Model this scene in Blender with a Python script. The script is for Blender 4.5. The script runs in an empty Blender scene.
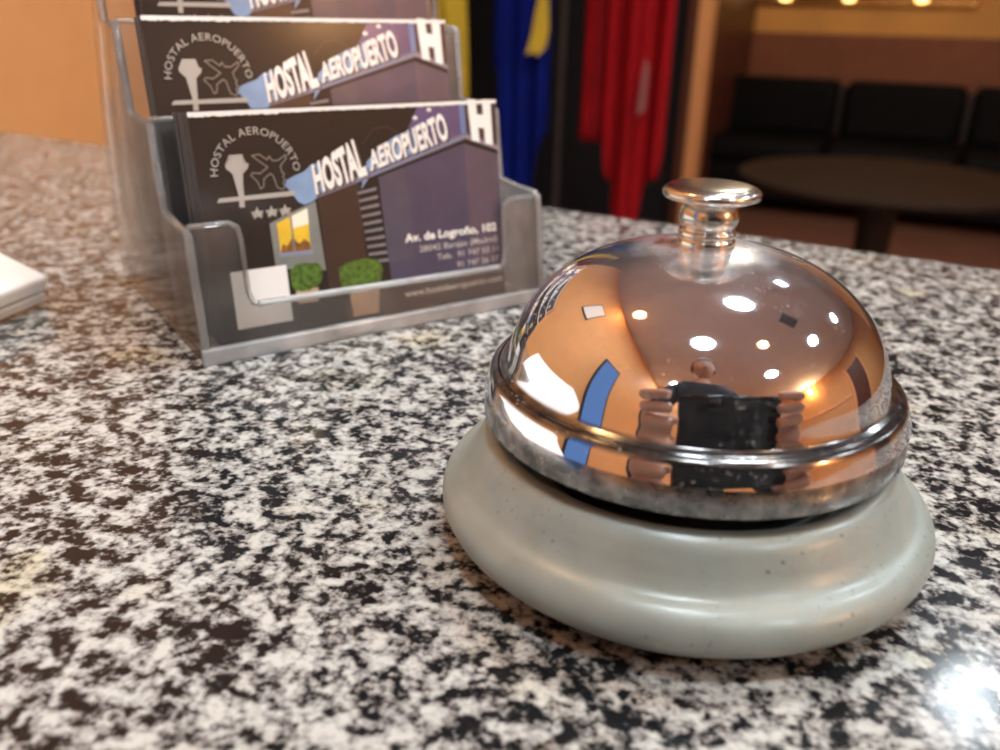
import bpy, bmesh, math, random
from mathutils import Vector, Matrix
random.seed(7)
sc = bpy.context.scene
COL = sc.collection
CT = 1.05                      # counter top height in metres
MM = 0.001
def R(d): return math.radians(d)

# ------------------------------------------------------------------ materials
def mat(name, col=(.8,.8,.8), rough=.5, metal=0., coat=0., emis=None, es=0., spec=.5, coat_rough=.05):
    m = bpy.data.materials.new(name); m.use_nodes = True
    b = m.node_tree.nodes['Principled BSDF']
    b.inputs['Base Color'].default_value = (*col, 1)
    b.inputs['Roughness'].default_value = rough
    b.inputs['Metallic'].default_value = metal
    b.inputs['Coat Weight'].default_value = coat
    b.inputs['Coat Roughness'].default_value = coat_rough
    b.inputs['Specular IOR Level'].default_value = spec
    if emis:
        b.inputs['Emission Color'].default_value = (*emis, 1); b.inputs['Emission Strength'].default_value = es
    return m
class NT:
    def __init__(s, m): s.t = m.node_tree; s.b = s.t.nodes['Principled BSDF']
    def n(s, typ, **kw):
        x = s.t.nodes.new(typ)
        for k, v in kw.items():
            if k in x.inputs.keys() if hasattr(x.inputs,'keys') else False: x.inputs[k].default_value = v
            else: setattr(x, k, v)
        return x
    def l(s, a, b): s.t.links.new(a, b)
    def coord(s): return s.n('ShaderNodeTexCoord').outputs['Object']
    def noise(s, scale, detail=3, rough=.5, vec=None, dist=0):
        x = s.n('ShaderNodeTexNoise'); x.inputs['Scale'].default_value = scale; x.inputs['Detail'].default_value = detail
        x.inputs['Roughness'].default_value = rough; x.inputs['Distortion'].default_value = dist
        s.l(vec or s.coord(), x.inputs['Vector']); return x.outputs['Fac']
    def ramp(s, fac, stops, interp='LINEAR'):
        x = s.n('ShaderNodeValToRGB'); e = x.color_ramp; e.interpolation = interp
        while len(e.elements) < len(stops): e.elements.new(.5)
        for el, (p, c) in zip(e.elements, stops):
            el.position = p; el.color = (*c, 1) if len(c) == 3 else c
        s.l(fac, x.inputs['Fac']); return x.outputs['Color']
    def math(s, op, a, b):
        x = s.n('ShaderNodeMath'); x.operation = op
        for i, v in enumerate((a, b)):
            if isinstance(v, (int, float)): x.inputs[i].default_value = v
            else: s.l(v, x.inputs[i])
        return x.outputs[0]
    def mix(s, fac, a, b):
        x = s.n('ShaderNodeMix'); x.data_type = 'RGBA'
        for key, v in ((0, fac), (6, a), (7, b)):
            if isinstance(v, (int, float)): x.inputs[key].default_value = v
            elif isinstance(v, tuple): x.inputs[key].default_value = (*v, 1)
            else: s.l(v, x.inputs[key])
        return x.outputs[2]
    def bump(s, h, strength, dist):
        x = s.n('ShaderNodeBump'); x.inputs['Strength'].default_value = strength; x.inputs['Distance'].default_value = dist
        s.l(h, x.inputs['Height']); s.l(x.outputs[0], s.b.inputs['Normal'])
def varied(name, col, amt=.15, scale=40, **kw):
    m = mat(name, col, **kw); t = NT(m)
    f = t.noise(scale, 4, .6)
    c2 = tuple(c*(1-amt) for c in col); c1 = tuple(min(1, c*(1+amt)) for c in col)
    t.l(t.ramp(f, [(.3, c2), (.7, c1)]), t.b.inputs['Base Color']); return m

def granite():
    m = mat('granite', rough=.14, spec=.40); t = NT(m); v = t.coord()
    n1 = t.noise(285, 4, .52, v, .25); n2 = t.noise(760, 3, .5, v, .1); n3 = t.noise(60, 2, .5, v)
    s = t.math('ADD', t.math('MULTIPLY', n1, .62), t.math('MULTIPLY', n2, .38))
    s = t.math('ADD', s, t.math('MULTIPLY', t.math('SUBTRACT', n3, .5), .12))
    c = t.ramp(s, [(.0,(.006,.007,.009)),(.425,(.008,.009,.011)),(.450,(.035,.034,.034)),(.478,(.13,.122,.115)),(.51,(.25,.24,.23)),(.545,(.37,.365,.34)),(.61,(.52,.515,.48))])
    # pale feldspar patches with a yellow tinge here and there
    yel = t.ramp(t.noise(38, 2, .5, v), [(.60,(0,0,0)),(.70,(1,1,1))])
    c = t.mix(t.math('MULTIPLY', yel, .45), c, t.mix(1., c, c))
    warm = t.n('ShaderNodeMix'); warm.data_type = 'RGBA'; warm.blend_type = 'MULTIPLY'
    t.l(t.math('MULTIPLY', yel, .55), warm.inputs[0]); t.l(c, warm.inputs[6]); warm.inputs[7].default_value = (1,.90,.58,1)
    t.l(warm.outputs[2], t.b.inputs['Base Color'])
    t.l(t.ramp(t.noise(90, 3, .5, v), [(.3,(.09,)*3),(.7,(.19,)*3)]), t.b.inputs['Roughness'])
    return m
def chrome():
    m = mat('chrome', (.80,.80,.83), .03, 1.); t = NT(m); v = t.coord()
    # dust and fine scratches: pale specks and a cloudy film, heavier towards the crown
    spec = t.ramp(t.noise(1900, 2, .5, v), [(.66,(0,0,0)),(.70,(1,1,1))])
    patch = t.ramp(t.noise(110, 3, .6, v), [(.46,(0,0,0)),(.64,(1,1,1))])
    sep = t.n('ShaderNodeSeparateXYZ'); t.l(v, sep.inputs[0])
    top = t.ramp(t.math('MULTIPLY', sep.outputs[2], 10.), [(.40,(.10,)*3),(.455,(.38,)*3),(.492,(1,1,1))])
    film = t.math('MULTIPLY', t.ramp(t.noise(240, 6, .75, v), [(.32,(.25,)*3),(.72,(1,1,1))]), top)
    msk = t.math('MULTIPLY', spec, patch)
    r = t.math('ADD', t.math('MULTIPLY', film, .10), .03)
    crown = t.ramp(t.math('MULTIPLY', sep.outputs[2], 10.), [(.478,(0,0,0)),(.490,(1,1,1))])
    crease = t.ramp(t.math('MULTIPLY', sep.outputs[2], 10.), [(.286,(0,0,0)),(.291,(1,1,1)),(.302,(1,1,1)),(.307,(0,0,0))])  # dusty crease band, also darkened in colour to mute lamp reflections
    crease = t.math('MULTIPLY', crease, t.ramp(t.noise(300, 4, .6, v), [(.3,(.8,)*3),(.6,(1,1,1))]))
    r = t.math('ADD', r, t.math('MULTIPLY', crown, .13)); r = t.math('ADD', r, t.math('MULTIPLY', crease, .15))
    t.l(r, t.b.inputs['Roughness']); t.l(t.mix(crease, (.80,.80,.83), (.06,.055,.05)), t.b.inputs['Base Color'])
    d = t.n('ShaderNodeBsdfDiffuse'); d.inputs[0].default_value = (.78,.78,.82,1)
    mx = t.n('ShaderNodeMixShader')
    fac = t.math('MAXIMUM', t.math('MAXIMUM', t.math('MULTIPLY', film, .13), t.math('MULTIPLY', t.math('MULTIPLY', crown, film), .42)), t.math('MULTIPLY', msk, .4))
    t.l(fac, mx.inputs[0]); t.l(t.b.outputs[0], mx.inputs[1]); t.l(d.outputs[0], mx.inputs[2])
    t.l(mx.outputs[0], t.t.nodes['Material Output'].inputs[0])
    return m
def dull_chrome():
    m = mat('worn_steel', (.36,.36,.35), .3, 1.); t = NT(m); v = t.coord()
    t.l(t.ramp(t.noise(260, 4, .65, v), [(.35,(.16,.16,.155)),(.6,(.42,.42,.41)),(.75,(.62,.61,.6))]), t.b.inputs['Base Color'])
    t.l(t.ramp(t.noise(400, 3, .6, v), [(.3,(.16,)*3),(.7,(.42,)*3)]), t.b.inputs['Roughness'])
    return m
def bell_paint():
    m = mat('grey_green_enamel', (.33,.33,.285), .42, .1, coat=.3, coat_rough=.22); t = NT(m); v = t.coord()
    base = t.ramp(t.noise(150, 3, .5, v), [(.3,(.255,.29,.262)),(.7,(.305,.34,.31))])
    dirt = t.math('MULTIPLY', t.ramp(t.noise(900, 3, .6, v), [(.64,(0,0,0)),(.70,(1,1,1))]), t.ramp(t.noise(45, 2, .5, v), [(.5,(0,0,0)),(.6,(1,1,1))]))
    t.l(t.mix(t.math('MULTIPLY', dirt, .75), base, (.06,.055,.045)), t.b.inputs['Base Color'])
    t.bump(t.noise(1300, 3, .5, v), .12, .0003)
    return m
def plastic(name, alpha=.16, tint=(.95,.95,.95), rough=.12):
    """clear, slightly clouded polystyrene: mostly see-through, a little milk, sharp highlights"""
    m = bpy.data.materials.new(name); m.use_nodes = True; nt = m.node_tree; nt.nodes.clear()
    out = nt.nodes.new('ShaderNodeOutputMaterial')
    tr = nt.nodes.new('ShaderNodeBsdfTransparent'); tr.inputs[0].default_value = (.97,.965,.955,1)
    df = nt.nodes.new('ShaderNodeBsdfDiffuse'); df.inputs[0].default_value = (*tint,1)
    tl = nt.nodes.new('ShaderNodeBsdfTranslucent'); tl.inputs[0].default_value = (*tint,1)
    ad = nt.nodes.new('ShaderNodeMixShader'); ad.inputs[0].default_value = .45
    nt.links.new(df.outputs[0], ad.inputs[1]); nt.links.new(tl.outputs[0], ad.inputs[2])
    gl = nt.nodes.new('ShaderNodeBsdfGlossy'); gl.inputs['Roughness'].default_value = rough
    m1 = nt.nodes.new('ShaderNodeMixShader'); m2 = nt.nodes.new('ShaderNodeMixShader')
    co = nt.nodes.new('ShaderNodeTexCoord'); no = nt.nodes.new('ShaderNodeTexNoise'); no.inputs['Scale'].default_value = 70; no.inputs['Detail'].default_value = 5
    mr = nt.nodes.new('ShaderNodeMapRange'); mr.inputs['From Min'].default_value = .35; mr.inputs['From Max'].default_value = .7
    mr.inputs['To Min'].default_value = alpha*.7; mr.inputs['To Max'].default_value = alpha*1.5
    nt.links.new(co.outputs['Object'], no.inputs['Vector']); nt.links.new(no.outputs['Fac'], mr.inputs['Value'])
    nt.links.new(mr.outputs[0], m1.inputs[0]); nt.links.new(tr.outputs[0], m1.inputs[1]); nt.links.new(ad.outputs[0], m1.inputs[2])
    fr = nt.nodes.new('ShaderNodeFresnel'); fr.inputs[0].default_value = 1.45
    nt.links.new(fr.outputs[0], m2.inputs[0]); nt.links.new(m1.outputs[0], m2.inputs[1]); nt.links.new(gl.outputs[0], m2.inputs[2])
    nt.links.new(m2.outputs[0], out.inputs[0]); return m
def glow(name, col, s):
    m = bpy.data.materials.new(name); m.use_nodes = True; nt = m.node_tree; nt.nodes.clear()
    o = nt.nodes.new('ShaderNodeOutputMaterial'); e = nt.nodes.new('ShaderNodeEmission')
    e.inputs[0].default_value = (*col,1); e.inputs[1].default_value = s; nt.links.new(e.outputs[0], o.inputs[0]); return m
def wood(name, c1, c2, rough=.4, axis_scale=(30,30,2), spec=.4):
    m = mat(name, c1, rough, spec=spec); t = NT(m)
    mp = t.n('ShaderNodeMapping'); mp.inputs['Scale'].default_value = axis_scale; t.l(t.coord(), mp.inputs[0])
    t.l(t.ramp(t.noise(1.5, 5, .6, mp.outputs[0], .6), [(.3,c1),(.7,c2)]), t.b.inputs['Base Color']); return m

M = dict(
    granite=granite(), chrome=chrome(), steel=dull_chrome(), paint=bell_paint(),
    nickel=varied('brushed_nickel', (.66,.63,.57), .1, 500, rough=.2, metal=1.),
    black=varied('black_metal', (.012,.012,.012), .3, 100, rough=.5),
    plastic=plastic('clouded_clear_plastic', .055), plastic_edge=plastic('clear_plastic_edge', .5, (.93,.93,.93), .2),
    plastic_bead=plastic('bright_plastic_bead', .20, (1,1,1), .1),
    orange=varied('orange_plaster', (.72,.35,.125), .05, 6, rough=.7),
    ceiling=varied('ceiling_paint', (.62,.66,.84), .05, 4, rough=.8),
    amber=varied('amber_plaster', (.92,.50,.14), .05, 5, rough=.75),
    wainscot=varied('red_brown_wainscot', (.30,.105,.045), .12, 8, rough=.6),
    darkpanel=varied('black_panel', (.010,.009,.013), .3, 6, rough=.5),
    woodp=wood('orange_stained_wood', (.82,.36,.14), (.9,.45,.20), .35),
    redwood=wood('dark_red_wood', (.10,.03,.018), (.15,.05,.03), .4),
    floor=wood('red_brown_floor', (.20,.085,.055), (.30,.14,.09), .35, (2,14,2)),
    leather=varied('black_leather', (.004,.0035,.004), .3, 25, rough=.65, spec=.15),
    leather2=varied('worn_black_leather', (.03,.028,.03), .3, 25, rough=.35),
    tabletop=wood('dark_brown_table', (.014,.007,.004), (.03,.015,.008), .6, (6,30,2), .15),
    brass=varied('brass', (.75,.48,.16), .1, 60, rough=.25, metal=1.),
    white=varied('white_plastic', (.93,.93,.92), .02, 40, rough=.35),
    whiteunder=varied('pale_grey_plastic', (.80,.80,.80), .03, 40, rough=.4),
    seam=mat('dark_seam', (.22,.22,.22), .6),
    blue=varied('blue_flag_cloth', (.004,.012,.17), .2, 9, rough=.9, spec=.1),
    yellow=varied('yellow_flag_cloth', (.62,.46,.03), .1, 9, rough=.8),
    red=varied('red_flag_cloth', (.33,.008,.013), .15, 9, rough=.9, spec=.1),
    darkred=varied('dark_red_flag_cloth', (.20,.012,.014), .2, 9, rough=.8),
    greycloth=mat('pale_grey_cloth', (.26,.12,.12), .9),
    pole=varied('dark_grey_pole', (.035,.033,.036), .2, 30, rough=.4, metal=.3),
    skin=varied('skin', (.50,.27,.19), .1, 30, rough=.5), hair=varied('dark_brown_hair', (.02,.013,.01), .3, 120, rough=.6),
    sweater=varied('dark_navy_sweater', (.018,.018,.028), .3, 200, rough=.9), trousers=varied('charcoal_trousers', (.03,.03,.035), .2, 200, rough=.9),
    shoe=mat('black_shoe_leather', (.012,.011,.01), .35), phone=mat('black_phone_glass', (.006,.006,.009), .12),
    screen=mat('phone_screen', (.01,.01,.012), .08, emis=(.35,.33,.32), es=.25),
    lamp=glow('white_lamp', (.82,.93,1.0), 78.), warm=glow('warm_lamp', (1,.58,.24), 60.), tiny=glow('warm_glint_glow', (1,.62,.2), 5.),
    sky=glow('daylight_blue', (.13,.25,.55), .8), paper=mat('white_paper', (.8,.8,.78), .7), darkglass=mat('dark_picture', (.02,.012,.008), .15),
)

# ------------------------------------------------------------------ object helpers
def tag(o, label=None, cat=None, group=None, kind=None):
    if label: o['label'] = label
    if cat: o['category'] = cat
    if group: o['group'] = group
    if kind: o['kind'] = kind
    return o
def empty(name, loc=(0,0,0), rotz=0):
    o = bpy.data.objects.new(name, None); COL.objects.link(o); o.location = loc; o.rotation_euler = (0,0,rotz)
    o.empty_display_size = .02; return o
def obj(name, bm, m, parent=None, smooth=None, bevel=0, seg=2):
    me = bpy.data.meshes.new(name); bmesh.ops.recalc_face_normals(bm, faces=bm.faces[:]) if bm.faces else None
    bm.to_mesh(me); bm.free()
    for x in (m if isinstance(m, (list, tuple)) else [m]): me.materials.append(x)
    o = bpy.data.objects.new(name, me); COL.objects.link(o)
    if parent: o.parent = parent
    if smooth is not None:
        for p in me.polygons: p.use_smooth = True
        if smooth < 180:
            try: me.set_sharp_from_angle(angle=R(smooth))
            except Exception: pass
    if bevel:
        b = o.modifiers.new('bevel', 'BEVEL'); b.width = bevel; b.segments = seg; b.limit_method = 'ANGLE'; b.angle_limit = R(40)
    return o
def box(bm, x0, x1, y0, y1, z0, z1, M4=None, mi=0):
    vs = [bm.verts.new((x,y,z)) for z in (z0,z1) for y in (y0,y1) for x in (x0,x1)]
    if M4:
        for v in vs: v.co = M4 @ v.co
    for f in ((0,2,3,1),(4,5,7,6),(0,1,5,4),(2,6,7,3),(0,4,6,2),(1,3,7,5)):
        fc = bm.faces.new([vs[i] for i in f]); fc.material_index = mi
    return vs
def bx(*a, **k):
    bm = bmesh.new(); box(bm, *a, **k); return bm
def lathe(prof, n=96, s=MM, closed=True, cx=0, cy=0, cz=0):
    bm = bmesh.new(); rings = []
    for r, z in prof:
        if r < 1e-6: rings.append([bm.verts.new((cx, cy, z*s+cz))])
        else: rings.append([bm.verts.new((cx+r*s*math.cos(2*math.pi*i/n), cy+r*s*math.sin(2*math.pi*i/n), z*s+cz)) for i in range(n)])
    for a, b in zip(rings, rings[1:]):
        for i in range(n):
            j = (i+1) % n
            q = [a[i % len(a)], a[j % len(a)], b[j % len(b)], b[i % len(b)]]
            u = []
            for v in q:
                if v not in u: u.append(v)
            if len(u) > 2: bm.faces.new(u)
    return bm
def prism(bm, pts, d, mi=0):
    """pts: 3D loop, extruded by vector d"""
    a = [bm.verts.new(p) for p in pts]; b = [bm.verts.new(Vector(p)+Vector(d)) for p in pts]; n = len(a)
    fs = [bm.faces.new(a), bm.faces.new(b[::-1])] + [bm.faces.new((a[i], b[i], b[(i+1)%n], a[(i+1)%n])) for i in range(n)]
    for f in fs: f.material_index = mi
    return fs
def tube(bm, pts, r, n=10, cap=True):
    pts = [Vector(p) for p in pts]; rings = []
    rs = r if isinstance(r, (list, tuple)) else [r]*len(pts)
    for i, p in enumerate(pts):
        d = (pts[min(i+1,len(pts)-1)]-pts[max(i-1,0)]).normalized()
        x = d.orthogonal().normalized(); y = d.cross(x)
        if i:   # keep frames aligned
            px = rings[-1][1]; x = (px - d*px.dot(d)).normalized(); y = d.cross(x)
        rings.append(([bm.verts.new(p+(x*math.cos(2*math.pi*k/n)+y*math.sin(2*math.pi*k/n))*rs[i]) for k in range(n)], x))
    for (a,_),(b,_) in zip(rings, rings[1:]):
        for k in range(n): bm.faces.new((a[k], a[(k+1)%n], b[(k+1)%n], b[k]))
    if cap: bm.faces.new(rings[0][0][::-1]); bm.faces.new(rings[-1][0])
def smooth_curve(ctrl, n=8):
    """Catmull-Rom through 2D control points"""
    out = []
    P = [ctrl[0]]+list(ctrl)+[ctrl[-1]]
    for i in range(1, len(P)-2):
        p0,p1,p2,p3 = [Vector(P[i+k]) for k in (-1,0,1,2)]
        for k in range(n):
            t = k/n
            out.append(tuple(.5*((2*p1)+(-p0+p2)*t+(2*p0-5*p1+4*p2-p3)*t*t+(-p0+3*p1-3*p2+p3)*t**3)))
    out.append(tuple(ctrl[-1])); return out

# ------------------------------------------------------------------ camera
CAM = Vector((0, -.1287026, CT+.0804192))
rx, up, bk = Vector((.96995658,.24238382,.02084017)), Vector((-.11301857,.37309304,.92088457)), Vector((.2154322,-.89557337,.38927792))
cam = bpy.data.cameras.new('camera'); co = bpy.data.objects.new('camera', cam); COL.objects.link(co)
co.matrix_world = Matrix(((rx.x,up.x,bk.x,CAM.x),(rx.y,up.y,bk.y,CAM.y),(rx.z,up.z,bk.z,CAM.z),(0,0,0,1)))
cam.sensor_width = 36; cam.lens = 30.879; cam.clip_start = .004; cam.clip_end = 60
cam.dof.use_dof = True; cam.dof.focus_distance = .150; cam.dof.aperture_fstop = 17
sc.camera = co

# ------------------------------------------------------------------ the bell
bell = tag(empty('reception_bell', (0,0,CT)), 'chrome domed reception call bell with grey green base and push button on top', 'bell')
bell.scale = (1,1,1)
base_prof = smooth_curve([(34.0,1.4),(35.6,2.9),(37.5,4.5),(38.8,6.2),(39.2,8.0),(38.7,9.8),(37.4,11.2),(35.7,12.2),(34.5,13.8),(33.6,15.7),(32.6,17.6),(31.3,18.8),(30.0,18.9),(29.0,18.0),(28.4,16.2),(28.2,14.4)], 6)
obj('base', lathe([(0,1.4)]+base_prof+[(0,14.0)], 160), M['paint'], bell, 60)
obj('rubber_foot', lathe([(0,0),(32.4,0),(33,.4),(33,1.6),(0,1.6)], 96), M['black'], bell, 40)
obj('mechanism_plate', lathe([(0,14),(24,14),(24,16),(10,17),(4,19),(4,45),(0,45)], 64), M['black'], bell, 40)
a_, b_, zc_ = 29.27, 23.42, 26.0
dome = [(a_*math.cos(x)**.857, zc_+b_*math.sin(x)**.86) for x in [.14+(math.pi/2-.14)*i/60 for i in range(59)]]
dome = [(r+.55*math.exp(-max(0, z-29.6)/.9), z) for r, z in dome if z > 29.9]
flare = smooth_curve([(32.5,26.3),(32.3,27.0),(31.98,28.0),(31.65,28.9),(31.25,29.45),(30.6,29.72),(30.1,29.78),(dome[0][0]+.02,dome[0][1]-.05)], 6)
inner = [(r-1.1 if r > 3 else r, z-1.0) for r, z in (dome[::-1][:-1])]
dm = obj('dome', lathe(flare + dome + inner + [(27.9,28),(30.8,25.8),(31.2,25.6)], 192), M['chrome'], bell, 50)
obj('rim_band', lathe([(31.2,26.35),(32.2,26.4),(32.45,26.1),(32.5,22.4),(32.3,22.05),(31.4,22.0),(31.2,22.3),(31.2,26.35)], 192), M['steel'], bell, 40)
stem = smooth_curve([(2.9,56.2),(3.2,55.9),(3.95,55.1),(4.35,53.9),(4.2,52.8),(3.8,52.05),(3.78,51.75),(4.15,51.45),(4.15,50.9),(3.9,50.6),(4.15,50.2),(4.2,49.4),(4.2,48.4)], 5)
obj('button_stem', lathe([(0,56.2)]+stem+[(0,48.4)], 64), M['nickel'], bell, 60)
btn = smooth_curve([(0,58.35),(3,58.32),(5.6,58.15),(6.7,57.7),(7.1,57.1),(6.9,56.5),(6.2,56.15),(4.5,56.0)], 6)
obj('button', lathe(btn+[(0,56.0)], 96), M['nickel'], bell, 60)

# ------------------------------------------------------------------ business card holder
HY = R(48.1); HO = Vector((-.1144, .0410, CT))
holder = tag(empty('business_card_holder', HO, HY), 'clear plastic stepped holder filled with business cards, left of the bell', 'card holder')
LEAN = math.tan(R(7.5)); HW = 102.5; TH = 1.7; SY, SZ = 23.0, 21.8
def Lz(y0, z0, z): return y0+(z-z0)*LEAN
HZ = [0, SZ, 2*SZ]; HYo = [0, SY, 2*SY]
def panelXZ(pts, y0, z0, th=TH):
    bm = bmesh.new()
    prism(bm, [((x)*MM, Lz(y0, z0, z)*MM, z*MM) for x, z in pts], (0, th*MM, 0)); return bm
def arc(cx, cz, r, a0, a1, n=5): return [(cx+r*math.cos(R(a0+(a1-a0)*i/n)), cz+r*math.sin(R(a0+(a1-a0)*i/n))) for i in range(n+1)]
for k in range(3):
    z0, y0 = HZ[k], HYo[k]
    zb = 0 if k == 0 else HZ[k]-SZ+1.5
    tl, tr, lip, tw = z0+33.2, z0+31.2, z0+12.4, 13.2
    pts = [(0,zb)]
    pts += arc(2, tl-2, 2, 180, 90) + arc(tw-2.5, tl-2.5, 2.5, 90, 0) + arc(tw+3, lip+3, 3, 180, 270)
    pts += arc(HW-tw-3, lip+3-.8, 3, 270, 360) + arc(HW-tw+2.5, tr-2.5, 2.5, 180, 90) + arc(HW-2, tr-2, 2, 90, 0) + [(HW,zb)]
    obj('front_panel', panelXZ(pts, y0, z0), M['plastic'], holder, None, .0005)
    lp = bmesh.new()     # thickened bead on the lip
    tube(lp, [(x*MM, (Lz(y0,z0,z)+TH/2)*MM, z*MM) for x, z in [(tw+2.2, lip+.2), (HW*.3, lip), (HW*.7, lip-.5), (HW-tw-2.2, lip-.6)]], .0009, 10)
    obj('lip_bead', lp, M['plastic_edge'], holder, 60)
    bm = bmesh.new()
    box(bm, TH*MM, (HW-TH)*MM, (y0+TH)*MM, (y0+SY+ (12 if k==2 else 0))*MM, (z0+.2)*MM, (z0+1.2)*MM)
    obj('pocket_floor', bm, M['plastic_edge' if k == 0 else 'plastic'], holder)
side = [(0,0),(Lz(0,0,31),31),(Lz(0,0,32.5)+1,32.5)]
side += [(23.9,33.0),(Lz(SY,SZ,53),53),(Lz(SY,SZ,54.4)+1,54.4),(47.2,54.6),(Lz(2*SY,2*SZ,75),75),(Lz(2*SY,2*SZ,76.2)+1,76.2),(63,76.4),(66,108),(67.5,108),(72,81),(81,55),(85.5,37),(85.5,0)]
for nm, x0 in (('side_panel',0),('side_panel',HW-TH)):
    bm = bmesh.new(); prism(bm, [(x0*MM,y*MM,z*MM) for y, z in side], (TH*MM,0,0))
    obj(nm, bm, M['plastic' if x0 == 0 else 'plastic_edge'], holder, None, .0005)
obj('back_panel', bx(TH*MM,(HW-TH)*MM,.0655,.0672,.0436,.108), M['plastic'], holder)
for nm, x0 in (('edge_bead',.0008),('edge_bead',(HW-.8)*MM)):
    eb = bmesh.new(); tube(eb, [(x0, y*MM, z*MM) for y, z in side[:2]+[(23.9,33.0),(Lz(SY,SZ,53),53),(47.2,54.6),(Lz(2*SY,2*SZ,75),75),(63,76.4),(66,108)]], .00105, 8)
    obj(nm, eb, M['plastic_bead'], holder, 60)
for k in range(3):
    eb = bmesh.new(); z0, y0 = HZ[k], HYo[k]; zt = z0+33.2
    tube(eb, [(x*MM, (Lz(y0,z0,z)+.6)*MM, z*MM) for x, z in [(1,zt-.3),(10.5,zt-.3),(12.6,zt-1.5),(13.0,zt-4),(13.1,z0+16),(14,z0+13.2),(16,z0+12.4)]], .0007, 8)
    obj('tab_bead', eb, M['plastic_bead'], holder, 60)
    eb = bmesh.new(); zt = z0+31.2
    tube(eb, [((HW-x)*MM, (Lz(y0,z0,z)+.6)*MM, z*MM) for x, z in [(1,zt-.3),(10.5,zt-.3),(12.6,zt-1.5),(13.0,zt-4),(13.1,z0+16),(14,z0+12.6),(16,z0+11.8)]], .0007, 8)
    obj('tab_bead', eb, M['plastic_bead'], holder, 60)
fs = bmesh.new()      # foot flange and the bright bottom edge of the moulding
box(fs, -.0004, (HW+.4)*MM, -.0010, .0012, 0, .0040)
box(fs, .034, .046, -.0014, .0010, .0012, .0042)
obj('foot_flange', fs, M['plastic_edge'], holder, None, .0004)

# ------------------------------------------------------------------ business cards
CW, CH, CTk = .085, .055, .00038
cardface = mat('printed_black_card', (.016,.011,.009), .5, coat=.25, coat_rough=.16, spec=.3)
cardedge = mat('card_edge_white', (.62,.61,.6), .6)
cardsideedge = mat('card_edge_grey', (.10,.095,.10), .5)
def card_bm():
    bm = bmesh.new(); box(bm, 0, CW, 0, CTk, 0, CH)
    bm.faces.ensure_lookup_table()
    for f in bm.faces:
        n = f.normal; f.normal_update(); n = f.normal
        f.material_index = 1 if abs(n.z) > .5 else (2 if abs(n.x) > .5 else 0)
    return bm
LM = {}
def ink(name, col, rough=.4, coat=.35, var=0):
    if name not in LM:
        LM[name] = varied('ink_'+name, col, var, 700 if var > .4 else 90, rough=rough, coat=coat, coat_rough=.16) if var else mat('ink_'+name, col, rough, coat=coat, coat_rough=.22)
    return LM[name]
def text_geo(s, bold=0., size=1., spacing=1.):
    cu = bpy.data.curves.new('lettering_source', 'FONT'); cu.body = s; cu.size = size; cu.offset = bold; cu.resolution_u = 3; cu.space_character = spacing
    o = bpy.data.objects.new('lettering_source', cu); COL.objects.link(o)
    dg = bpy.context.evaluated_depsgraph_get(); me = o.evaluated_get(dg).to_mesh()
    vs = [(v.co.x, v.co.y) for v in me.vertices]; fs = [tuple(p.vertices) for p in me.polygons]
    o.evaluated_get(dg).to_mesh_clear(); bpy.data.objects.remove(o); bpy.data.curves.remove(cu)
    return vs, fs
class Art:
    def __init__(s): s.bm = bmesh.new(); s.mats = []
    def mi(s, m):
        if m not in s.mats: s.mats.append(m)
        return s.mats.index(m)
    def poly(s, pts, m, lv=1):
        f = s.bm.faces.new([s.bm.verts.new((u*MM, -lv*.00003, v*MM)) for u, v in pts]); f.material_index = s.mi(m)
        if len(pts) > 4: bmesh.ops.triangulate(s.bm, faces=[f])
    def text(s, body, m, lv, fn, bold=0., size=1., spacing=1.):
        vs, fs = text_geo(body, bold, size, spacing); V = [s.bm.verts.new((0,0,0)) for _ in vs]
        w = (min(x for x,_ in vs), max(x for x,_ in vs)); h = (min(y for _,y in vs), max(y for _,y in vs))
        for v, (x, y) in zip(V, vs):
            u, t = fn((x-w[0])/(w[1]-w[0]), y, w[1]-w[0]); v.co = (u*MM, -lv*.00003, t*MM)
        i = s.mi(m)
        for f in fs:
            try: s.bm.faces.new([V[k] for k in f]).material_index = i
            except ValueError: pass
    def line(s, pts, w, m, lv, closed=True):
        n = len(pts)
        for i in range(n if closed else n-1):
            a, b = Vector(pts[i]), Vector(pts[(i+1)%n]); d = (b-a)
            if d.length < 1e-6: continue
            d.normalize(); p = Vector((-d.y, d.x))*w/2; a = a-d*w*.3; b = b+d*w*.3
            s.poly([tuple(a-p), tuple(b-p), tuple(b+p), tuple(a+p)], m, lv)
    def build(s, name, parent):
        me = bpy.data.meshes.new(name); bmesh.ops.recalc_face_normals(s.bm, faces=s.bm.faces[:]); s.bm.to_mesh(me); s.bm.free()
        for m in s.mats: me.materials.append(m)
        o = bpy.data.objects.new(name, me); COL.objects.link(o); o.parent = parent; return o
grey = ink('silver', (.42,.41,.38)); whitei = ink('white', (.93,.92,.88)); skyb = ink('sky_blue', (.22,.36,.58), var=.2)
def star(cx, cy, r, rot=90):
    return [(cx+(r if i%2==0 else r*.42)*math.cos(R(rot+36*i)), cy+(r if i%2==0 else r*.42)*math.sin(R(rot+36*i))) for i in range(10)]
def blob(pts, wob=.25, n=4):
    out = []
    P = smooth_curve(list(pts)+[pts[0]], n)[:-1]
    rnd = random.Random(3)
    for x, y in P: out.append((x+rnd.uniform(-wob,wob), y+rnd.uniform(-wob,wob)))
    return out
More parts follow.
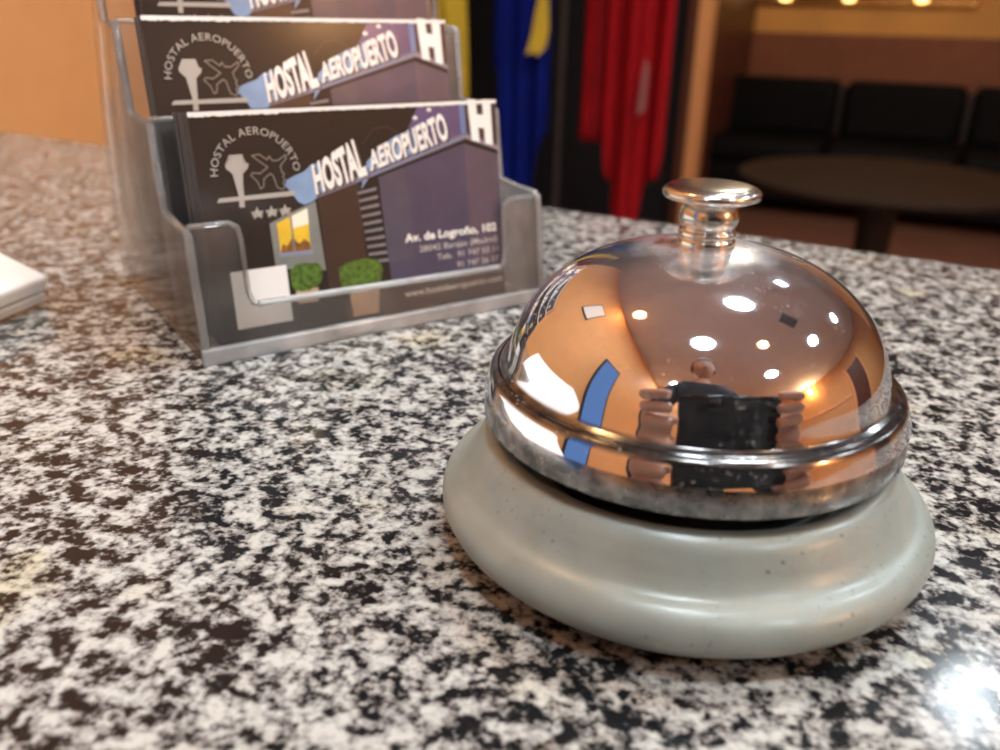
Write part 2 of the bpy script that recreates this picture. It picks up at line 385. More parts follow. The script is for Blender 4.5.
def make_art(parent):
    A = Art()
    wall1 = ink('facade_violet', (.052,.050,.098), var=.18); wall2 = ink('facade_mauve', (.085,.066,.10), var=.15)
    A.poly([(46.8,36.8),(73.8,43.8),(74.2,9.0),(48.0,9.0)], wall1)
    A.poly([(46.8,36.8),(55,38.9),(56,14),(47.6,14)], ink('facade_slate',(.060,.060,.098), var=.15), 2)
    A.poly([(73.8,43.8),(85,40.2),(85,6),(74.2,9)], wall2)
    A.poly([(48,9),(74.2,9),(85,6),(85,0),(34,0),(34,6)], ink('ground_dark',(.03,.024,.026)))
    A.poly([(41.5,34),(43.9,41),(48,44.5),(53,47),(58,48),(60,43),(50,40),(44,37)], skyb, 1)
    A.poly([(56,47.5),(60.5,54.9),(72.8,54.9),(72.8,46.0),(58,42)], ink('night_violet', (.10,.075,.19), var=.2), 1)
    A.poly([(72.8,54.9),(74.6,54.9),(74.8,46.2),(73,46)], ink('column_blue', (.13,.20,.42)), 2)
    A.poly([(74.6,54.9),(85,54.9),(85,42),(74.8,46.0)], ink('recess_dark', (.035,.022,.03)), 1)
    A.poly([(21.1,36.8),(21.7,38.1),(23.6,38.9),(26.5,39.8),(28.6,41.4),(31,41.5),(30.6,34.4),(29.3,33.2),(27.9,32.3),(25.6,31.7),(24.0,32.6),(23.0,34.4)], skyb, 1)
    # fascia and ledge under the letters
    A.poly([(29.0,33.0),(29.0,34.2),(39.5,37.2),(74.4,46.7),(85,42.8),(85,41.3),(74.4,45.0),(39.5,35.6)], ink('ledge', (.16,.15,.20)), 3)
    A.poly([(39.5,36.3),(74.4,46.0),(74.4,45.5),(39.5,35.8)], ink('ledge_blue', (.20,.26,.42)), 4)
    A.poly([(74.4,45.9),(85,42.1),(85,41.6),(74.4,45.4)], ink('ledge_pale', (.33,.27,.30)), 4)
    A.poly([(29.3,33.0),(41.0,35.8),(41.2,9),(29.8,9)], ink('door_dark', (.030,.016,.013), var=.1), 2)
    for i in range(10):
        z = 33.6-i*2.02; x0 = 40.4+i*.18
        A.poly([(x0,z-.1),(x0+5.5,z+.75-i*.1),(x0+5.5,z-.05-i*.1),(x0,z-.75)], ink('louvre', (.20,.20,.23)), 4)
    # lit window
    A.poly([(16.0,28.0),(19,29.2),(28.6,32.3),(29.4,14.5),(16.2,16.8)], ink('window_surround', (.20,.22,.21), var=.15), 2)
    A.poly([(17.8,27.9),(26.2,30.8),(25.9,20.3),(17.9,20.3)], ink('window_yellow', (.85,.52,.03), var=.3), 3)
    A.poly([(21.8,29.2),(26.2,30.8),(26.1,26.8),(21.8,26.2)], ink('window_white', (.95,.92,.75)), 4)
    A.poly([(17.9,20.3),(25.9,20.3),(25.8,22.2),(24.4,23.2),(23,22.2),(21.4,24),(19.8,22),(18.6,22.6)], ink('window_brown', (.22,.09,.015), var=.5), 4)
    A.poly([(21.3,29.2),(21.8,29.4),(21.8,20.3),(21.3,20.3)], ink('louvre', (.3,.3,.3)), 5)
    A.poly([(17.4,20.5),(26.5,20.3),(26.4,19.2),(17.5,19.5)], ink('sill', (.22,.26,.38)), 5)
    green = ink('hedge_green', (.06,.135,.014), var=.75); pot = ink('terracotta', (.50,.36,.24), var=.1)
    A.poly([(20.6,10.6),(26.8,10.4),(26.4,6.8),(20.9,7.0)], pot, 3); A.poly([(35.2,9.0),(44.2,8.6),(43.3,1.0),(35.8,1.0)], pot, 3)
    A.poly(blob([(19.7,15.6),(22,17.2),(26.8,16.7),(28.2,15.0),(26.9,10.9),(21.3,10.3),(19.6,12.4)]), green, 5)
    A.poly(blob([(33.0,14.6),(36,15.8),(40,16.0),(44.9,14.8),(44.5,9.2),(39.6,8.1),(33.9,8.9),(32.8,11.9)]), green, 5)
    # blank white sticker square
    A.poly([(4.6,17.4),(18.9,17.4),(18.9,3.0),(4.6,3.0)], ink('sticker', (.86,.86,.84)), 6)
    # round emblem: tower, line, aeroplane outline, lettering on an arc, three stars
    A.poly([(8.2,45.0),(11.5,45.0),(11.3,43.7),(12.7,42.6),(12.4,41.7),(11.0,40.4),(10.5,38),(10.6,35.3),(10.4,32.6),(9.1,32.6),(9.3,35.4),(8.9,38.2),(8.5,40.6),(7.1,42.0),(7.0,42.8),(8.3,43.7)], grey, 6)
    A.poly([(3.9,34.2),(4.6,35.2),(23.5,35.4),(23.2,34.2)], grey, 7)
    pl = [(13.7,44.5),(15.6,44.7),(17.4,43.3),(18.0,44.1),(18.7,43.0),(20.2,43.0),(22.2,44.2),(22.2,43.3),(20.5,41.6),(20.7,40.2),(21.3,39.6),(20.8,39.0),(21.3,38.2),(20.8,37.7),(20.9,36.2),(20.2,36.0),(19.1,36.6),(18.4,39.5),(17.7,40.0),(16.0,38.8),(15.7,37.0),(14.9,36.6),(14.3,38.4),(12.9,39.9),(13.4,40.5),(15.2,40.2),(17.3,41.5)]
    A.line(pl, .28, ink('silver_dim', (.22,.21,.19)), 6)
    for x in (13.3,16.9,20.4): A.poly(star(x, 30.8, 1.65), grey, 6)
    ACX, ACY, AR = 14.4, 40.0, 9.2
    def arcfn(t, y, w):
        th = R(178 - 177*t); r = AR + y*2.55/1.0*.98
        return ACX+r*math.cos(th)*1.02, ACY+r*math.sin(th)*1.02
    A.text('HOSTAL AEROPUERTO', grey, 6, arcfn, .004, 1.0, 1.08)
    # big sign letters drawn in perspective along the fascia
    sign = whitei; shadow = ink('sign_shadow', (.06,.05,.07))
    def quad(p00, p10, p01, p11, cap=.73):
        def fn(t, y, w):
            s = y/cap; a = Vector(p00).lerp(Vector(p10), t); b = Vector(p01).lerp(Vector(p11), t); c = a.lerp(b, s); return c.x, c.y
        return fn
    A.text('HOSTAL', shadow, 5, quad((29.4,33.9),(44.3,37.9),(29.0,40.6),(42.2,46.9)), .045)
    A.text('HOSTAL', sign, 6, quad((28.9,34.3),(43.7,38.2),(28.5,41.2),(41.6,47.4)), .045)
    A.text('AEROPUERTO', shadow, 5, quad((45.2,38.3),(70.0,45.1),(44.8,43.1),(68.0,52.2)), .03)
    A.text('AEROPUERTO', sign, 6, quad((44.7,38.7),(69.2,45.6),(44.4,43.5),(67.6,52.6)), .035)
    A.text('H', sign, 6, quad((76.3,45.6),(83.3,44.1),(75.6,54.9),(83.2,54.5)), .09)
    A.poly(star(59.0,51.3,.8), whitei, 6); A.poly(star(63.4,53.2,.8), whitei, 6); A.poly(star(67.6,54.3,.6), whitei, 6)
    A.line([(43,45.5),(46.5,49),(50.5,49.5),(54.5,47)], .25, ink('cable', (.03,.02,.03)), 6, False)
    def flat(x0, x1, z0, hcap):
        return lambda t, y, w: (x0+(x1-x0)*t, z0+y/.73*hcap)
    A.text('Av. de Logroño, 102', whitei, 6, flat(53,83,18.9,2.25), .03)
    pale = ink('pale_print', (.50,.48,.47))
    A.text('28042 Barajas (Madrid)', pale, 6, flat(57.2,83.2,15.7,1.75), .008)
    A.text('Tels.  91 747 53 11', pale, 6, flat(62.6,83.2,12.8,1.75), .008)
    A.text('91 747 36 17', pale, 6, flat(69,83.2,9.8,1.75), .008)
    A.text('www.hostalaeropuerto.com', whitei, 6, flat(51.5,84,3.9,1.8), .012)
    # worn white paper core showing along the top edge
    rnd = random.Random(11); prev = (0, 54.0)
    for i in range(1, 171):
        u = i*.5; v = 54.05+rnd.uniform(-.10,.10) - (.35*rnd.random() if u < 22 else 0)
        A.poly([(prev[0],prev[1]),(u,v),(u,55.03),(prev[0],55.03)], ink('paper_core', (.88,.87,.84), coat=0.), 8); prev = (u, v)
    return A.build('printed_front', parent)
proto_me = None
def card_obj(label, group):
    global proto_me
    if proto_me is None:
        o = obj('business_card', card_bm(), [cardface, cardedge, cardsideedge]); proto_me = o.data
    else:
        o = bpy.data.objects.new('business_card', proto_me); COL.objects.link(o)
    tag(o, label, 'business card', group); return o
cardM = Matrix.Translation(HO) @ Matrix.Rotation(HY, 4, 'Z')
art = None
pockets = [  # x offset, first y, z, count, words
    (5.4, 3.4, 3.3, 32, 'lowest'),
    (3.7, 3.4+SY, 1.9+SZ, 16, 'middle'),
    (8.6, 3.4+2*SY, 2.6+2*SZ, 20, 'topmost')]
for pi_, (x0, y0, z0, n, word) in enumerate(pockets):
    for i in range(n):
        j = 0 if i == 0 else random.uniform(-.25,.25)
        lab = f'front business card with hotel facade print in the {word} pocket of the clear holder' if i == 0 else f'business card packed behind the front card in the {word} pocket, only its edge showing'
        c = card_obj(lab, None if i == 0 else f'business cards packed in the {word} pocket')
        c.matrix_world = cardM @ Matrix.Translation(((x0+j)*MM, (y0+i*.405)*MM, (z0-i*.035)*MM)) @ Matrix.Rotation(-R(7.5 if pi_ != 1 else 9.5), 4, 'X')
        if i == 0:
            if art is None: art = make_art(c)
            else:
                a2 = art.copy(); COL.objects.link(a2); a2.parent = c

# ------------------------------------------------------------------ white device at the left
dev = tag(empty('plastic_device', (-.1832,.0690,CT), 0), 'white plastic device with a thin grey seam, propped above the granite at the left edge', 'device')
TILT = Matrix.Rotation(R(21), 4, 'Y')
def slab(x0,x1,y0,y1,z0,z1): return bx(x0,x1,y0,y1,z0,z1,M4=TILT)
d1 = obj('upper_shell', slab(-.150,0,-.210,0,.0043,.0096), M['white'], dev, 60, .0014, 4)
d2 = obj('lower_shell', slab(-.150,0,-.210,0,.0006,.0041), M['whiteunder'], dev, 60, .0007, 3)
obj('seam', slab(-.1494,-.0006,-.2094,-.0006,.0040,.0044), M['seam'], dev)
lg = bmesh.new(); box(lg, -.13,-.12,-.18,-.03,0,.048)
obj('support_bar', lg, M['whiteunder'], dev, 40, .002)
for yy in (-.03,-.18):
    f = bmesh.new(); bmesh.ops.create_cone(f, cap_ends=True, segments=20, radius1=.004, radius2=.003, depth=.0032, matrix=Matrix.Translation((-.006,yy,.0016)))
    obj('rubber_foot', f, M['black'], dev, 40)

# ------------------------------------------------------------------ counter
nrm = Vector((math.sin(R(16.3)), math.cos(R(16.3)), 0)); along = Vector((math.cos(R(16.3)), -math.sin(R(16.3)), 0))
def ctr(u, v, z): p = along*u + nrm*v; return Vector((p.x, p.y, z))
back_v = .2240; front_v = -.36
def xcut(v, x): return (x - nrm.x*v)/along.x      # u where the strip meets world x
slabm = bmesh.new()
prism(slabm, [ctr(xcut(front_v,-.875),front_v,CT-.03), ctr(2.6,front_v,CT-.03), ctr(2.6,back_v,CT-.03), ctr(xcut(back_v,-.875),back_v,CT-.03)], (0,0,.03))
top = obj('granite_countertop', slabm, M['granite'], None, None, .004, 3)
tag(top, 'speckled black and white polished granite countertop under the bell and card holder', 'countertop')
cb = bmesh.new()
fv, bv = front_v+.12, back_v-.05
prism(cb, [ctr(xcut(fv,-.875),fv,0), ctr(2.55,fv,0), ctr(2.55,bv,0), ctr(xcut(bv,-.875),bv,0)], (0,0,CT-.03))
tag(obj('counter_base', cb, M['redwood']), 'dark red wood base carrying the granite countertop', 'counter base')

# ------------------------------------------------------------------ lobby behind the counter (room axes turned 12 degrees)
RA = R(12); RM = Matrix.Translation((CAM.x, CAM.y, 0)) @ Matrix.Rotation(-RA, 4, 'Z')   # local X right, local Y into the room
def struct(name, bm, m, bevel=0):
    o = obj(name, bm, m, None, None, bevel); o['kind'] = 'structure'; return o
def rbox(x0,x1,y0,y1,z0,z1): return bx(x0,x1,y0,y1,z0,z1,M4=RM)
HC = CT+1.6
fl = bmesh.new(); box(fl, -6,6,-3.2,8,-.05,0); struct('floor', fl, M['floor'])
cl = bmesh.new(); box(cl, -6,6,-3.2,8,HC,HC+.05); struct('ceiling', cl, M['ceiling'])
struct('wall_left', bx(-1.0,-.88,-2.72,1.95,0,HC), M['orange'])
struct('wall_front', bx(-1.0,3.6,-2.72,-2.6,0,HC), M['orange'])
struct('wall_right', bx(3.6,3.72,-2.72,6.4,0,HC), M['orange'])
struct('door_1', bx(3.54,3.6,.9,1.9,0,2.15), M['redwood'])
struct('trim_4', bx(3.52,3.6,.78,.9,0,2.28), M['woodp']); struct('trim_5', bx(3.52,3.6,1.9,2.02,0,2.28), M['woodp'])
struct('trim_6', bx(3.57,3.6,-2.5,.78,1.3,1.38), M['woodp'])
WB = 6.5
struct('wall_back', rbox(-1.5,3.2,WB,WB+.12,1.045,HC), M['amber'])
struct('trim_1', rbox(-1.5,3.2,WB-.02,WB+.12,0,1.045), M['wainscot'])
struct('baseboard_back', rbox(-1.45,3.2,WB-.04,WB-.02,0,.1), M['redwood'])
struct('wall_far_left', rbox(-4.2,-1.22,4.95,5.05,0,HC), M['darkpanel'])
struct('wall_side_left', rbox(-4.3,-4.2,1.2,5.05,0,HC), M['darkpanel'])
struct('wall_return', rbox(-1.30,-1.22,5.05,WB+.1,0,HC), M['redwood'])
struct('trim_2', rbox(-1.205,-1.135,4.84,4.95,0,HC), M['woodp'])
struct('trim_3', rbox(-1.262,-1.205,4.86,4.96,0,HC), M['redwood'])
# wall picture with brass frame and three glowing beads added for lamp reflections on its lower rail
pw = tag(empty('framed_picture', RM @ Vector((0,WB,1.2))), 'wide brass framed picture on the amber wall above the black sofa', 'picture')
pw.rotation_euler = (0,0,-RA)
fx0, fx1 = -1.27, .12
fr = bmesh.new()
box(fr, fx0,fx1,-.05,0,.02,.07); box(fr, fx0,fx1,-.05,0,.64,.69); box(fr, fx0,fx0+.05,-.05,0,.07,.64); box(fr, fx1-.05,fx1,-.05,0,.07,.64)
obj('frame', fr, M['brass'], pw, None, .008)
obj('canvas', bx(fx0+.05,fx1-.05,-.02,-.002,.07,.64), M['darkglass'], pw)
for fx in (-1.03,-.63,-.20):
    g = tag(empty('rail_glint', RM @ Vector((fx, WB-.056, 1.262))), {-1.03:'glowing bead added as a reflected light on the brass picture rail, nearest the wooden post',-.63:'glowing bead added as a reflected light in the middle of the brass picture rail',-.20:'glowing bead added as a reflected light on the brass picture rail, farthest right'}[fx], 'lamp', 'glowing reflection beads on the brass picture rail')
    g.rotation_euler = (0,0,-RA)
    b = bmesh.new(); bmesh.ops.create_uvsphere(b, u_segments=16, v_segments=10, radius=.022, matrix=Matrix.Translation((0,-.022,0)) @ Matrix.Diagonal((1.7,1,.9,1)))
    obj('glint', b, M['tiny'], g, 180)
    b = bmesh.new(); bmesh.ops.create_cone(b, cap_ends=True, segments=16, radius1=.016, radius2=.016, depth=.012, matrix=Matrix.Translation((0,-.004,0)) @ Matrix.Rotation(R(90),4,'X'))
    obj('glint_mount', b, M['brass'], g, 40)
# sofa
sofa = tag(empty('leather_sofa', RM @ Vector((-.3,5.95,0)), -RA), 'long black leather sofa against the red brown wainscot beyond the counter', 'sofa')
SX0, SX1 = -.98, 1.22
def sob(name, *a, m='leather', bev=.05): return obj(name, bx(*a), M[m], sofa, 60, bev, 4)
sob('sofa_frame', SX0-.02,SX1+.02,-.40,.40,.08,.30, bev=.03)
for i in range(3):
    w = (SX1-SX0)/3; x = SX0+i*w
    sob('seat_cushion', x+.008,x+w-.008,-.42,.18,.30,.45)
    sob('back_cushion', x+.02,x+w-.02,.10,.36,.43,.775, m='leather')
for i in (1,2): obj('cushion_piping', bx(SX0+i*w-.012, SX0+i*w+.012, .12,.30,.45,.74), M['leather2'], sofa)
sob('armrest', SX0-.20,SX0,-.42,.38,.08,.62); sob('armrest', SX1,SX1+.20,-.42,.38,.08,.62)
for x in (SX0-.12,SX1+.12):
    for y in (-.34,.30):
        f = bmesh.new(); bmesh.ops.create_cone(f, cap_ends=True, segments=16, radius1=.018, radius2=.025, depth=.08, matrix=Matrix.Translation((x,y,.04))); obj('leg', f, M['black'], sofa, 40)
# round pedestal table
TZ = .60
tc = RM @ Vector((-.12,3.5,0))
tab = tag(empty('pedestal_table', tc), 'round dark brown pedestal table in front of the black sofa', 'table')
obj('tabletop', lathe([(0,TZ*1000-28),(500,TZ*1000-28),(520,TZ*1000-18),(523,TZ*1000-8),(516,TZ*1000),(0,TZ*1000)], 96), M['tabletop'], tab, 40)
obj('pedestal', lathe([(0,20),(60,20),(66,60),(62,300),(70,520),(160,560),(160,572),(0,572)], 48), M['black'], tab, 40)
obj('pedestal_base', lathe([(0,0),(230,0),(232,10),(200,22),(60,34),(0,34)], 64), M['black'], tab, 40)

# flags -------------------------------------------------------------
def ray_pt(az, dist): return Vector((CAM.x+dist*math.sin(R(az)), CAM.y+dist*math.cos(R(az)), 0))
def make_pole(az, dist, label, h=2.35):
    p = ray_pt(az, dist); t = tag(empty('flagpole', p), label, 'flagpole', 'flagpoles in the dark doorway behind the counter')
    b = bmesh.new(); tube(b, [(0,0,.03),(0,0,h)], .015, 16); obj('pole', b, M['pole'], t, 60)
    obj('weighted_base', lathe([(0,0),(110,0),(112,12),(90,26),(40,40),(26,70),(0,70)], 48), M['pole'], t, 40)
    obj('finial', lathe([(0,h*1000-5),(16,h*1000),(10,h*1000+20),(22,h*1000+45),(10,h*1000+75),(0,h*1000+100)], 24), M['brass'], t, 60)
    return t
def make_flag(name, az0, az1, dist, label, zbot, colour, ztop=2.3, folds=5, amp=.035, mats=None, pleat=.5):
    """hanging cloth: zbot(s) gives the lower hem, s runs 0..1 from left to right"""
    t = tag(empty(name, ray_pt((az0+az1)/2, dist)), label, 'flag')
    p0, p1 = ray_pt(az0,dist)-t.location, ray_pt(az1,dist)-t.location
    d = (p1-p0); n = Vector((-d.y, d.x, 0)).normalized(); NS, NZ = 120, 40
    bm = bmesh.new(); g = []
    for i in range(NS+1):
        s = i/NS; row = []
        for k in range(NZ+1):
            q = k/NZ; zb = zbot(s); z = ztop + (zb-ztop)*q
            ph = s*folds*2*math.pi + .5*math.sin(q*3+s*4)
            ss = .5+(s-.5)*(.72+.28*min(1,q*1.7))
            off = amp*(.5+.5*q)*(.75*math.sin(ph)+.6*math.sin(.47*ph+2+q)+.4*math.sin(1.63*ph+1))
            pt = p0+d*ss + n*off + d.normalized()*(.35*amp*math.cos(ph))
            row.append(bm.verts.new((pt.x,pt.y,z)))
        g.append(row)
    for i in range(NS):
        for k in range(NZ):
            f = bm.faces.new((g[i][k],g[i+1][k],g[i+1][k+1],g[i][k+1])); f.material_index = colour((i+.5)/NS, (k+.5)/NZ)
    o = obj('cloth', bm, mats, t, 180)
    so = o.modifiers.new('thickness','SOLIDIFY'); so.thickness = .003
    return t
def pw_lin(pts):
    def f(s):
        for (a,x),(b,y) in zip(pts, pts[1:]):
            if s <= b: return x+(y-x)*(s-a)/(b-a)
        return pts[-1][1]
    return f
FD = 2.9
Z = lambda el, d=FD: CAM.z + d*math.tan(R(el))
make_pole(-10.15, FD+.05, 'dark grey flagpole standing just right of the blue flag')
make_pole(-6.2, FD+.35, 'dark flagpole carrying the red flag beside the wooden post')
make_pole(-20.5, FD+.55, 'flagpole carrying the red and yellow flag behind the card holder')
make_flag('striped_flag', -23.5, -16.2, FD, 'red and yellow striped flag hanging behind the card holder', pw_lin([(0,.10),(.5,.03),(1,.12)]),
          lambda s, q: 0 if s < .72 else 1, mats=[M['darkred'], M['yellow']], folds=4)
make_flag('starred_flag', -14.5, -10.75, FD, 'deep blue flag with a yellow star hanging beside the grey pole',
          pw_lin([(0,Z(-3.0)),(.14,Z(-3.4)),(.22,Z(-12.2)),(.55,Z(-12.6)),(.72,Z(-12)),(.8,Z(-8)),(1,Z(-7))]),
          lambda s, q: 0, mats=[M['blue']], folds=3.5, amp=.014)
sf = [o for o in COL.objects if o.name.startswith('starred_flag')][0]
sp = ray_pt(-11.3, FD-.10) - sf.location
b = bmesh.new(); sd = Vector((math.cos(R(-11.5)), -math.sin(R(-11.5)), 0)); sd = Vector((math.cos(R(11.5)), math.sin(R(11.5)),0))
prism(b, [sp+Vector((sd.x*x,sd.y*x,CAM.z+z)) for x, z in [(-.052,-.118),(-.030,-.108),(-.018,-.122),(.008,-.095),(.016,-.05),(.012,.03),(.0,.10),(-.015,.06),(-.028,.0),(-.036,-.06)]], (-sd.y*-.004, sd.x*-.004, 0))
so = obj('star', b, M['yellow'], sf)
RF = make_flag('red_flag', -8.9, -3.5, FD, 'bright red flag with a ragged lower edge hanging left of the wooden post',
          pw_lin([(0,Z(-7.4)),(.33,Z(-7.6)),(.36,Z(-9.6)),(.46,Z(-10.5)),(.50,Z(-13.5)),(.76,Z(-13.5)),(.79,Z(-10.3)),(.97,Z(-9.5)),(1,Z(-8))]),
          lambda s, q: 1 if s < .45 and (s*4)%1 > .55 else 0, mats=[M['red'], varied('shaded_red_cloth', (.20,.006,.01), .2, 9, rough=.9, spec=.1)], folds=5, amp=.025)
b = bmesh.new(); p = ray_pt(-4.95, FD-.075)-RF.location; prism(b, [p+Vector((x,0,CAM.z+z)) for x,z in [(-.012,-.29),(.012,-.27),(.014,-.14),(0,-.12)]], (0,-.004,0)); obj('white_patch', b, M['greycloth'], RF)

# ------------------------------------------------------------------ things around the camera that the dome reflects
no = tag(empty('framed_notice', (-.878,.33,CT+.98)), 'white framed notice on the orange wall left of the counter', 'notice')
obj('frame', bx(0,.012,-.13,.13,-.17,.17), M['pole'], no); obj('sheet', bx(.012,.015,-.115,.115,-.155,.155), M['paper'], no)
w1 = struct('window_1', bx(-.885,-.86,-.86,-.50,CT-.55,CT+.75), M['pole']); 
gp = obj('glass_pane', bx(-.862,-.852,-.83,-.53,CT-.52,CT+.72), M['sky'], w1)
white_spots = [(389,606),(115,-517),(1572,-1018),(1756,506),(2106,1987),(825,1911),(-330,-2250)]
warm_spots = [(-656,151),(903,-238)]
words_w = ['above the back edge of the counter','above the person holding the phone','above the right front of the room','to the right of the counter','far out over the lobby on the right','over the lobby in front of the counter','by the front wall']
words_o = ['beside the orange left wall','just right of the counter middle']
def spot(x, y, label, m, cat_group, rad):
    t = tag(empty('ceiling_spotlight', (x,y,HC)), label, 'ceiling light', cat_group)
    obj('trim_ring', lathe([(rad,0),(rad+22,0),(rad+20,-8),(rad,-10),(rad,0)], 48), M['white'], t, 40)
    obj('lens', lathe([(0,-3),(rad,-3),(rad,-5),(0,-5)], 48), m, t, 40)
    return t
for (x, y), w in zip(white_spots, words_w): spot(x*MM, y*MM, 'round white ceiling spotlight '+w, M['lamp'], 'white ceiling spotlights', 75 if (x, y) == (825,1911) else 145)
for (x, y), w in zip(warm_spots, words_o): spot(x*MM, y*MM, 'small warm ceiling spotlight '+w, M['warm'], 'warm ceiling spotlights', 80)
v = tag(empty('ceiling_vent', (1.055,.607,HC)), 'square dark ceiling vent between the spotlights', 'vent')
vb = bmesh.new(); box(vb, -.14,.14,-.14,.14,-.012,0); obj('frame', vb, M['pole'], v)
vb = bmesh.new()
for i in range(6): box(vb, -.12,.12,-.115+i*.042,-.10+i*.042,-.02,-.010)
obj('slats', vb, M['black'], v)
sc_ = tag(empty('wall_sconce', (3.6,-1.0,2.33)), 'warm wall sconce on the right wall', 'wall light')
obj('shade', lathe([(0,-75),(45,-75),(75,75),(0,75)], 40, cx=-.12), glow('sconce_glow', (1,.60,.26), 190.), sc_, 60)
obj('bracket', bx(-.12,0,-.02,.02,-.02,.02), M['brass'], sc_)

# phone just behind the lens --------------------------------------------------
PM = Matrix(((rx.x,up.x,bk.x,CAM.x),(rx.y,up.y,bk.y,CAM.y),(rx.z,up.z,bk.z,CAM.z),(0,0,0,1)))
ph = tag(empty('mobile_phone', (0,0,0)), 'black mobile phone held sideways in both hands before the bell', 'phone'); ph.matrix_world = PM
obj('back_shell', bx(-.013,.125,-.058,.009,.0015,.0085), M['phone'], ph, 40, .0030, 3)
obj('screen', bx(-.008,.120,-.055,.006,.0084,.0090), M['screen'], ph)
def toW(x, y, z): return PM @ Vector((x,y,z))

# the person holding it ---------------------------------------------------------
class Skel:
    def __init__(s): s.v = []; s.e = []; s.r = []
    def add(s, p, r, par=None):
        s.v.append(Vector(p)); s.r.append(r); i = len(s.v)-1
        if par is not None: s.e.append((par, i))
        return i
    def chain(s, pts, par=None):
        for p, r in pts: par = s.add(p, r, par)
        return par
    def build(s, name, m, parent=None, roots=(0,), sub=2):
        me = bpy.data.meshes.new(name); me.from_pydata([tuple(v) for v in s.v], s.e, []); me.materials.append(m)
        o = bpy.data.objects.new(name, me); COL.objects.link(o)
        sk = o.modifiers.new('skin','SKIN')
        if not me.skin_vertices: return o
        for i, r in enumerate(s.r):
            me.skin_vertices[0].data[i].radius = (r, r)
            me.skin_vertices[0].data[i].use_root = i in roots
        sk.use_smooth_shade = True
        sb = o.modifiers.new('sub','SUBSURF'); sb.levels = sub; sb.render_levels = sub
        if parent: o.parent = parent
        return o
per = tag(empty('person', (.10,-.62,0)), 'person in a dark navy sweater standing at the counter, holding a black phone', 'person')
inv = Matrix.Translation((-.10,.62,0))
def W(x, y, z): return inv @ Vector((x,y,z))
def Wp(x, y, z): return inv @ toW(x, y, z)
S = Skel()
pel = S.add(W(.10,-.66,.95), .13)
spn = S.chain([(W(.10,-.65,1.10),.125),(W(.09,-.63,1.27),.135)], pel)
chest = S.chain([(W(.09,-.60,1.40),.13)], spn)
neck = S.chain([(W(.08,-.56,1.50),.058),(W(.08,-.53,1.56),.055)], chest)
for sx in (-1,1):
    hip = S.chain([(W(.10+sx*.09,-.66,.88),.095),(W(.10+sx*.10,-.65,.50),.062),(W(.10+sx*.10,-.67,.28),.052),(W(.10+sx*.10,-.68,.09),.036),(W(.10+sx*.11,-.58,.045),.034)], pel)
hands = {}
for sx in (-1,1):
    px = -.062 if sx < 0 else .166        # palm centre beside the phone end, camera frame
    sh = S.chain([(W(.09+sx*.17,-.60,1.41),.06)], chest)
    wr = Wp(px+sx*.012, -.075, .055)
    el = W(.09+sx*.27, -.50, 1.14)
    w = S.chain([(el,.045),((el+wr)/2,.038),(wr,.026)], sh)
    pc = Wp(px, -.045, .030)
    S.chain([(pc,.028),(Wp(px-sx*.003,-.020,.022),.027)], w)
body_end = len(S.v)
roots = [pel]
for sx in (-1,1):
    px = -.062 if sx < 0 else .166; edge = -.018 if sx < 0 else .128
    for i, (yy, ln, rr) in enumerate([(.008,.95,.0100),(-.014,1.05,.0108),(-.036,1.,.0105),(-.057,.85,.0095)]):
        a = S.add(Wp(px, yy-.004, .018), rr*1.1); roots.append(a)
        reach = (.018 if sx > 0 else .002)*ln
        S.chain([(Wp(px-sx*.001, yy, -.002),rr),(Wp(px-sx*.010, yy+.001, -.010),rr*.95),(Wp(edge-sx*(reach-.004), yy, -.0095),rr*.88),(Wp(edge-sx*reach, yy-.001, -.0085),rr*.72)], a)
    a = S.add(Wp(px, -.050, .022), .011); roots.append(a)
    S.chain([(Wp(px-sx*.012,-.046,.026),.0105),(Wp(px-sx*.030,-.040,.020),.0095),(Wp(px-sx*.044,-.036,.017),.008)], a)
body = S.build('body', M['skin'], per, roots, 2)
# head, with a face
hb = bmesh.new(); bmesh.ops.create_uvsphere(hb, u_segments=48, v_segments=32, radius=1)
for vv in hb.verts:
    x, y, z = vv.co
    wx = .076*(1-.16*max(0,-z)); yy = y*.096; zz = z*.122
    if y > 0:
        yy -= .008*max(0,1-abs(z)*1.4)*(1-abs(x))        # flatter face
        yy += .024*math.exp(-(x/.16)**2-((z+.10)/.16)**2)   # nose
        for s_ in (-1,1): yy -= .010*math.exp(-((x-s_*.36)/.16)**2-((z-.06)/.10)**2)   # eye sockets
        yy += .006*math.exp(-(x/.32)**2-((z+.43)/.07)**2) + .008*math.exp(-(x/.3)**2-((z+.80)/.14)**2)   # lips, chin
    vv.co = (x*wx, yy, zz)
HM = Matrix.Translation(W(.08,-.50,1.665)) @ Matrix.Rotation(R(-22), 4, 'X')
for vv in hb.verts: vv.co = HM @ vv.co
for s_ in (-1,1):
    bmesh.ops.create_uvsphere(hb, u_segments=14, v_segments=10, radius=1, matrix=HM @ Matrix.Translation((s_*.077,-.008,-.004)) @ Matrix.Diagonal((.010,.018,.032,1)))
obj('head', hb, M['skin'], per, 180)
for s_ in (-1,1):
    eb = bmesh.new(); bmesh.ops.create_uvsphere(eb, u_segments=14, v_segments=10, radius=.0115, matrix=HM @ Matrix.Translation((s_*.028,.077,.008)))
    e_ = obj('eye', eb, M['paper'], per, 180)
    eb = bmesh.new(); bmesh.ops.create_uvsphere(eb, u_segments=12, v_segments=8, radius=.0055, matrix=HM @ Matrix.Translation((s_*.028,.0845,.008)))
    obj('iris', eb, M['hair'], e_, 180)
hr = bmesh.new(); bmesh.ops.create_uvsphere(hr, u_segments=40, v_segments=28, radius=1)
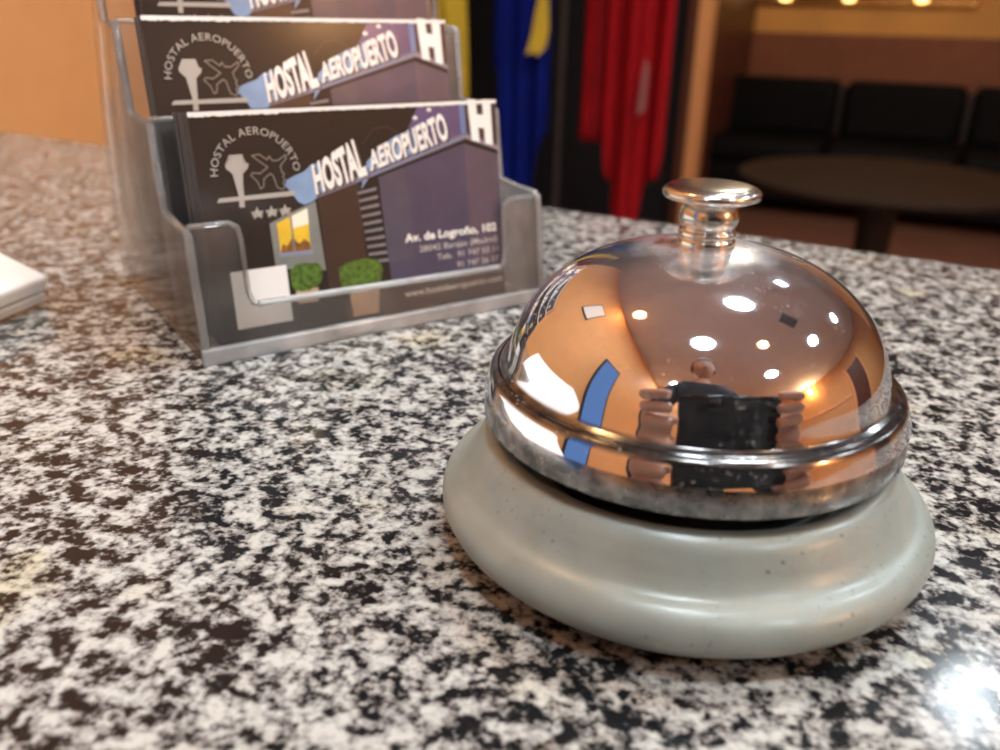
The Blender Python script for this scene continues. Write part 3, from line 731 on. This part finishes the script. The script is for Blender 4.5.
for vv in list(hr.verts):
    x, y, z = vv.co
    if z < -.35 or (y > .45 and z < .45): hr.verts.remove(vv); continue
    k = 1+.03*math.sin(17*x+9*y)*math.sin(13*z)
    vv.co = HM @ Vector((x*.083*k, y*.104*k, z*.130*k+.002))
ho = obj('hair', hr, M['hair'], per, 180); ho.modifiers.new('t','SOLIDIFY').thickness = .008
# clothes
C = Skel()
c0 = C.add(W(.10,-.66,.93), .150)
c1 = C.chain([(W(.10,-.65,1.10),.148),(W(.09,-.63,1.27),.158),(W(.09,-.60,1.41),.150)], c0)
C.chain([(W(.08,-.57,1.49),.075)], c1)
for sx in (-1,1):
    px = -.062 if sx < 0 else .166; wr = Wp(px+sx*.012, -.080, .062); el = W(.09+sx*.27,-.50,1.14)
    C.chain([(W(.09+sx*.17,-.60,1.42),.080),(el,.060),((el*.4+wr*.6),.048),(el*.1+wr*.9,.040)], c1)
C.build('sweater', M['sweater'], per, (0,), 2)
T = Skel(); t0 = T.add(W(.10,-.66,.93), .142)
for sx in (-1,1): T.chain([(W(.10+sx*.09,-.66,.84),.112),(W(.10+sx*.10,-.65,.50),.080),(W(.10+sx*.10,-.67,.28),.072),(W(.10+sx*.10,-.68,.11),.066)], t0)
T.build('trousers', M['trousers'], per, (0,), 2)
for sx in (-1,1):
    sb = bmesh.new(); bmesh.ops.create_uvsphere(sb, u_segments=24, v_segments=14, radius=1)
    for vv in sb.verts:
        x,y,z = vv.co; vv.co = W(.10+sx*.105+x*.048, -.60+y*.14, max(0.0, .045+z*(.05 if y < 0 else .05-.02*y)))
    obj('shoe', sb, M['shoe'], per, 180)

# ------------------------------------------------------------------ light
def area(name, loc, size, power, col, rot=(0,0,0)):
    l = bpy.data.lights.new(name, 'AREA'); l.shape = 'DISK'; l.size = size; l.energy = power; l.color = col
    o = bpy.data.objects.new(name, l); COL.objects.link(o); o.location = loc; o.rotation_euler = rot; return o
area('lobby_fill', tuple(RM @ Vector((-.5,3.7,HC-.03))), .3, 17, (1,.85,.65))  # added lamp without a fixture, brightens the post, floor and table
w = bpy.data.worlds.new('room_air'); sc.world = w; w.use_nodes = True
w.node_tree.nodes['Background'].inputs[0].default_value = (.5,.45,.42,1); w.node_tree.nodes['Background'].inputs[1].default_value = .3
sc.view_settings.view_transform = 'Standard'; sc.view_settings.look = 'None'; sc.view_settings.exposure = .24
sc.cycles.max_bounces = 10; sc.cycles.transparent_max_bounces = 24; sc.cycles.glossy_bounces = 5
sc.cycles.sample_clamp_indirect = 8
